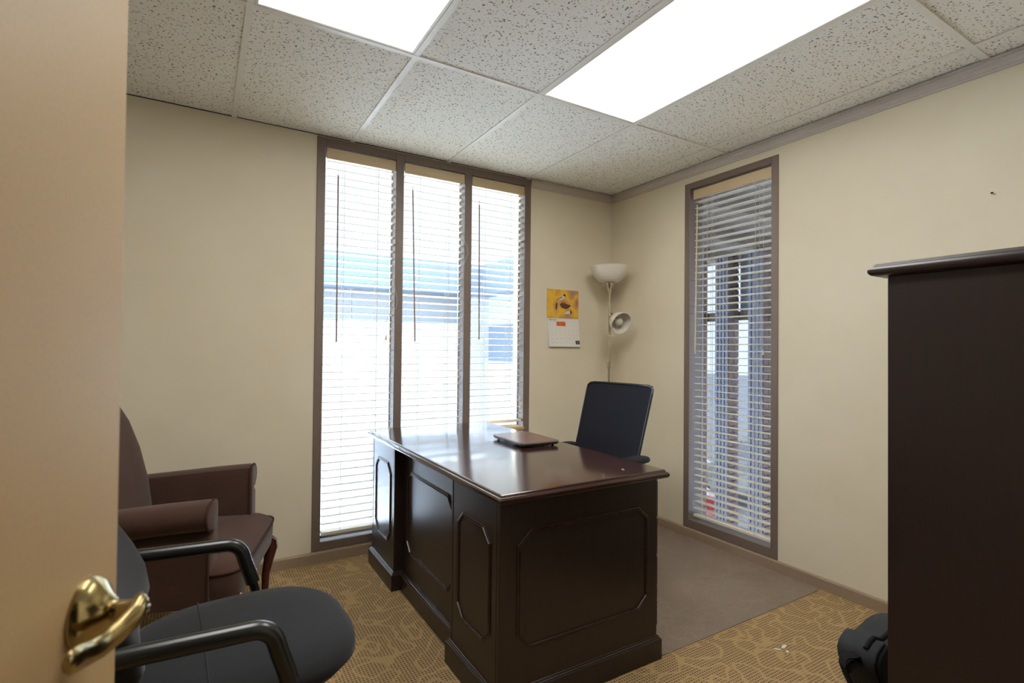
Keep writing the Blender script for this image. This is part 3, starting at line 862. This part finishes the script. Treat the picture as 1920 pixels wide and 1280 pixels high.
for s_ in (1, -1):
    y = s_ * .281
    rr_ = .05
    pts = [(-.25, y, .63), (-.18, y, .627), (-.1, y, .622), (0, y, .616), (.065, y, .6125)]
    for i in range(1, 8):
        a = math.radians(88 - 70 * i / 7)
        pts.append((.068 + .052 * math.cos(a), y, .5605 + .052 * math.sin(a)))
    pts += [(.125, y, .55), (.137, y, .515), (.146, y, .485)]
    am = MB().tube(pts, .0195, 16).build('arm_sleeve', M_black_plastic, bc, smooth=True, angle=70)
    lp = [(.142, y, .5), (.17, y, .4), (.2, y, .3), (.245, y, .06)]
    lp += [(.25, y, .03), (.24, y, .0155), (.2, y, .0145), (-.15, y, .0145), (-.24, y, .0145), (-.262, y, .03), (-.26, y, .06), (-.245, y, .2), (-.235, y, .45), (-.243, y, .6), (-.25, y, .63)]
    MB().tube(lp, .0125, 12).build('leg_frame', M_black_metal, bc, smooth=True, angle=70)
    MB().tube([(.183, y, .362), (.17, s_ * .2, .392)], .011, 10).build('seat_bracket', M_black_metal, bc, smooth=True)
    MB().tube([(-.237, y, .45), (-.2, s_ * .2, .52)], .01, 10).build('back_bracket', M_black_metal, bc, smooth=True)
for x, z in ((.172, .392), (-.1, .392)):
    MB().tube([(x, -.205, z), (x, .205, z)], .0115, 10).build('cross_bar', M_black_metal, bc, smooth=True)

# ------------------------------------------------------------------ tall cabinet at the right
cab = empty('filing_cabinet', (1.57, -.14, 0)); tag(cab, 'tall dark mahogany cabinet with a moulded top, seen from its plain back', 'cabinet')
CD, CWid = .52, .81
MB().box(0, CD, 0, CWid, .09, 1.415).build('body', M_wood_cab, cab, bevel=.002)
MB().rings([rect_ring(-.012, CD + .012, -.0, CWid + .012, i, z) for i, z in ((0, .001), (0, .075), (.004, .08), (.008, .086), (.012, .0895))]).build('plinth', M_wood_cab, cab)
bm_ = MB().rings([rect_ring(-.034, CD + .034, -.005, CWid + .034, i, z - ZT + 1.449) for i, z in topprof])
bm_.build('cabinet_top', M_wood_cab, cab, smooth=True, angle=25)
for k in range(4):
    dr = MB().box(CD - .002, CD + .018, .02, CWid - .02, .11 + k * .325, .42 + k * .325).build('drawer', M_wood_cab, cab, bevel=.003)
    MB().tube([(CD + .018, CWid / 2 - .06, .28 + k * .325), (CD + .04, CWid / 2 - .05, .275 + k * .325), (CD + .04, CWid / 2 + .05, .275 + k * .325), (CD + .018, CWid / 2 + .06, .28 + k * .325)], .005, 8).build('drawer_pull', M_brass, dr, smooth=True)

# ------------------------------------------------------------------ bag behind the cabinet
bag = empty('shoulder_bag', (1.95, .85, 0)); tag(bag, 'soft charcoal nylon bag slumped on the carpet behind the cabinet', 'bag')
bout = [(-.04, .003), (-.075, .06), (-.1, .14), (-.135, .19), (-.155, .225), (-.16, .255), (-.145, .278), (-.115, .292), (-.092, .297), (-.07, .288), (-.045, .279), (-.01, .283), (.03, .292), (.08, .296), (.14, .29), (.2, .275), (.245, .24), (.26, .19), (.262, .1), (.255, .03), (.24, .003)]
bc_ = (.06, .14)
def bagring(y, k, lift=0):
    return [(bc_[0] + (x - bc_[0]) * k, y + .03 * (z - .15), max(.003, bc_[1] + (z - bc_[1]) * k)) for x, z in bout]
MB().rings([bagring(-.055, .8), bagring(-.062, .9), bagring(-.05, .97), bagring(-.02, 1.0), bagring(.03, 1.0), bagring(.06, .96), bagring(.07, .85)]).build('body', M_bagfab, bag, smooth=True, angle=75)
def ribbon(pts, w, th, name, mat, wdir):
    wd = Vector(wdir).normalized()
    r = []
    for i, p in enumerate(pts):
        p = Vector(p); a = Vector(pts[max(i - 1, 0)]); c = Vector(pts[min(i + 1, len(pts) - 1)])
        t = (c - a).normalized(); nn = t.cross(wd).normalized()
        r.append([p + wd * w / 2 + nn * th / 2, p + wd * w / 2 - nn * th / 2, p - wd * w / 2 - nn * th / 2, p - wd * w / 2 + nn * th / 2])
    return MB().rings(r).build(name, mat, bag, smooth=True, angle=40)
ribbon([(-.15, .0, .255), (-.19, .0, .262), (-.23, .0, .274), (-.252, -.005, .276), (-.264, -.01, .262), (-.258, -.02, .23), (-.235, -.03, .18), (-.205, -.04, .11), (-.175, -.05, .05), (-.145, -.055, .012), (-.1, -.06, .006), (-.05, -.075, .006)], .026, .005, 'strap', M_strap, (.35, 1, .2))
ribbon([(-.15, -.01, .235), (-.18, -.012, .243), (-.215, -.014, .248), (-.245, -.016, .244)], .02, .004, 'strap_end', M_strap, (.1, .6, 1))
MB().tube([(x, y - .002, z) for x, y, z in [bagring(-.05, .972)[i] for i in range(0, 9)]], .0028, 6).build('seam_piping', M_strap, bag, smooth=True)
MB().tube([(x, y - .002, z + .002) for x, y, z in [bagring(-.02, 1.0)[i] for i in range(6, 17)]], .007, 8).build('top_trim', M_strap, bag, smooth=True)
MB().rings([[(x, y, z) for x, z in ((.005, .222), (.04, .205), (.07, .21), (.07, .262), (.01, .258))] for y in (-.0635, -.058)]).build('lining_patch', M_green, bag)

# paper scraps on the carpet
for k, (x, y, a, b2, rot, lab) in enumerate(((2.067, 1.255, .019, .007, .2, 'largest white paper shred on the carpet'), (2.026, 1.257, .014, .005, -.9, 'thin white paper shred on the carpet, nearest the desk'), (2.045, 1.228, .008, .005, .9, 'smallest white paper shred on the carpet'))):
    s_ = MB().rings([[(x + px, y + py, z) for px, py in ell(0, 0, a, b2, rot, 9)] for z in (.0008, .0035)])
    tag(s_.build('paper_scrap', M_paper), lab, 'scrap', 'white shreds on the carpet')

# small oak stand behind the desk, under the short blind
st = empty('side_stand', (1.718, 2.955, 0)); tag(st, 'low light oak stand between desk end and window', 'stand')
MB().box(-.12, .12, -.06, .06, .68, .7).build('stand_top', M_tanwood, st, bevel=.003)
MB().box(-.112, .112, -.052, .052, .5, .68).build('apron', M_tanwood, st, bevel=.002)
for sx in (-1, 1):
    for sy in (-1, 1):
        MB().box(sx * .1 - .012, sx * .1 + .012, sy * .045 - .012, sy * .045 + .012, .001, .5).build('leg', M_tanwood, st)

# ------------------------------------------------------------------ outdoors
GZ = -1.9
gr = MB().box(-60, 60, YB + .6, 70, GZ - .2, GZ).box(XR + .6, 60, -40, YB + .6, GZ - .2, GZ).build('ground', M_snow)
struct(gr, 'snow covered ground outside the windows', 'ground')
house = empty('building', (6.47, 12, GZ)); tag(house, 'low pale building with a blue grey roof edge across the snow', 'building')
hz = -GZ
MB().box(-14, 0, 0, 6, 0, hz + 3.0).build('wall', M_house, house)
MB().box(0, .7, -3.2, 6, 0, hz + 3.0).build('wall', M_house, house)
MB().box(-14, -.45, -.45, 0, hz + 2.55, hz + 3.3).build('fascia', M_fascia, house)
MB().box(-.45, 0, -3.4, 0, hz + 2.55, hz + 3.3).build('fascia', M_fascia, house)
MB().box(-14, .7, -.4, 6, hz + 3.3, hz + 3.42).build('roof', M_snow, house)
for k in range(7):
    x1 = -.6 - k * 1.5
    w_ = MB().box(x1 - 1.45, x1, -.05, .02, hz + 1.85, hz + 2.52).build('window', M_dark_glass, house)
MB().box(-.05, 0.0, -2.1, -.1, hz + .9, hz + 1.8).build('door', M_fascia, house)

# canopy outside the narrow window: beam, soffit, clad fins with brick sides
can = empty('canopy', (4.0, 2.6, GZ)); tag(can, 'brown timber canopy over the walkway outside the narrow window', 'canopy')
MB().box(-1.03, 2.2, -2.6, 2.2, hz + 2.42, hz + 2.52).build('soffit', M_soffit, can)
MB().box(1.2, 1.26, -2.6, 2.15, hz + 1.56, hz + 1.66).build('beam', M_soffit, can)
MB().box(1.21, 1.24, .86, 1.085, hz + 1.66, hz + 2.29).build('transom_panel', M_metalpost, can)
for k in range(6):
    MB().box(-1.0, 2.1, -2.3 + k * .75, -2.2 + k * .75, hz + 2.3, hz + 2.42).build('joist', M_soffit, can)
for k, y0 in enumerate((2.44, 2.857, 3.276, 3.69, 4.107, 4.52)):
    fin = empty('porch_fin', (5.0, y0, GZ))
    nm = ['first', 'second', 'third', 'fourth', 'fifth', 'sixth'][k]
    tag(fin, 'metal faced brick fin under the canopy, %s from the near end' % nm, 'pier', 'fins under the canopy')
    MB().box(.012, .182, .008, .162, 0, hz + 2.285).build('core', M_mortar, fin)
    for q in range(4):
        MB().box(0, .014, .004 + q * .044, .034 + q * .044, 0, hz + 2.285).build('metal_rib', M_metalpost, fin)
    proto = None
    nb = int((hz + 2.285) / .076) if k in (2, 3) else 0
    for c_ in range(nb):
        for xx in ((.016, .183),) if c_ % 2 == 0 else ((.016, .095), (.103, .183)):
            key = round(xx[1] - xx[0], 3)
            o = MB().box(xx[0], xx[1], -.004, .012, .004 + c_ * .076, .068 + c_ * .076).build('brick', M_brick, fin)
    if nb == 0:
        MB().box(.016, .183, 0, .01, 0, hz + 2.285).build('brick_face', M_brick, fin)

def car(loc, rz, mat, label):
    c = empty('car', loc, rz); tag(c, label, 'car')
    prof = [(-2.1, .35), (-2.15, .62), (-2.0, .85), (-1.0, .92), (-.45, 1.38), (.9, 1.42), (1.55, 1.0), (2.1, .9), (2.15, .5), (2.05, .3)]
    MB().rings([[(x, y * (1 if z < .95 else .86), z) for x, z in prof] for y in (-.85, .85)]).build('body', mat, c, bevel=.05)
    MB().rings([[(x, y, z) for x, z in ((-.85, .97), (-.38, 1.34), (.85, 1.37), (1.4, 1.0))] for y in (-.83, .83)]).build('side_window', M_dark_glass, c)
    for sx in (-1.35, 1.35):
        for sy in (-.86, .7):
            MB().lathe([(.1, 0), (.3, 0), (.33, .02), (.33, .14), (.3, .16), (.1, .16)], (sx, sy, .331), (0, 1, 0), 20, True, True).build('wheel', M_tyre, c, smooth=True)
    return c
car((5.35, 6.75, GZ), math.radians(-31), M_car_red, 'red car parked on the snow beyond the porch fins')
car((9.9, 6.89, GZ), math.radians(-31), M_car_grey, 'grey green car parked on the snow beyond the porch fins')
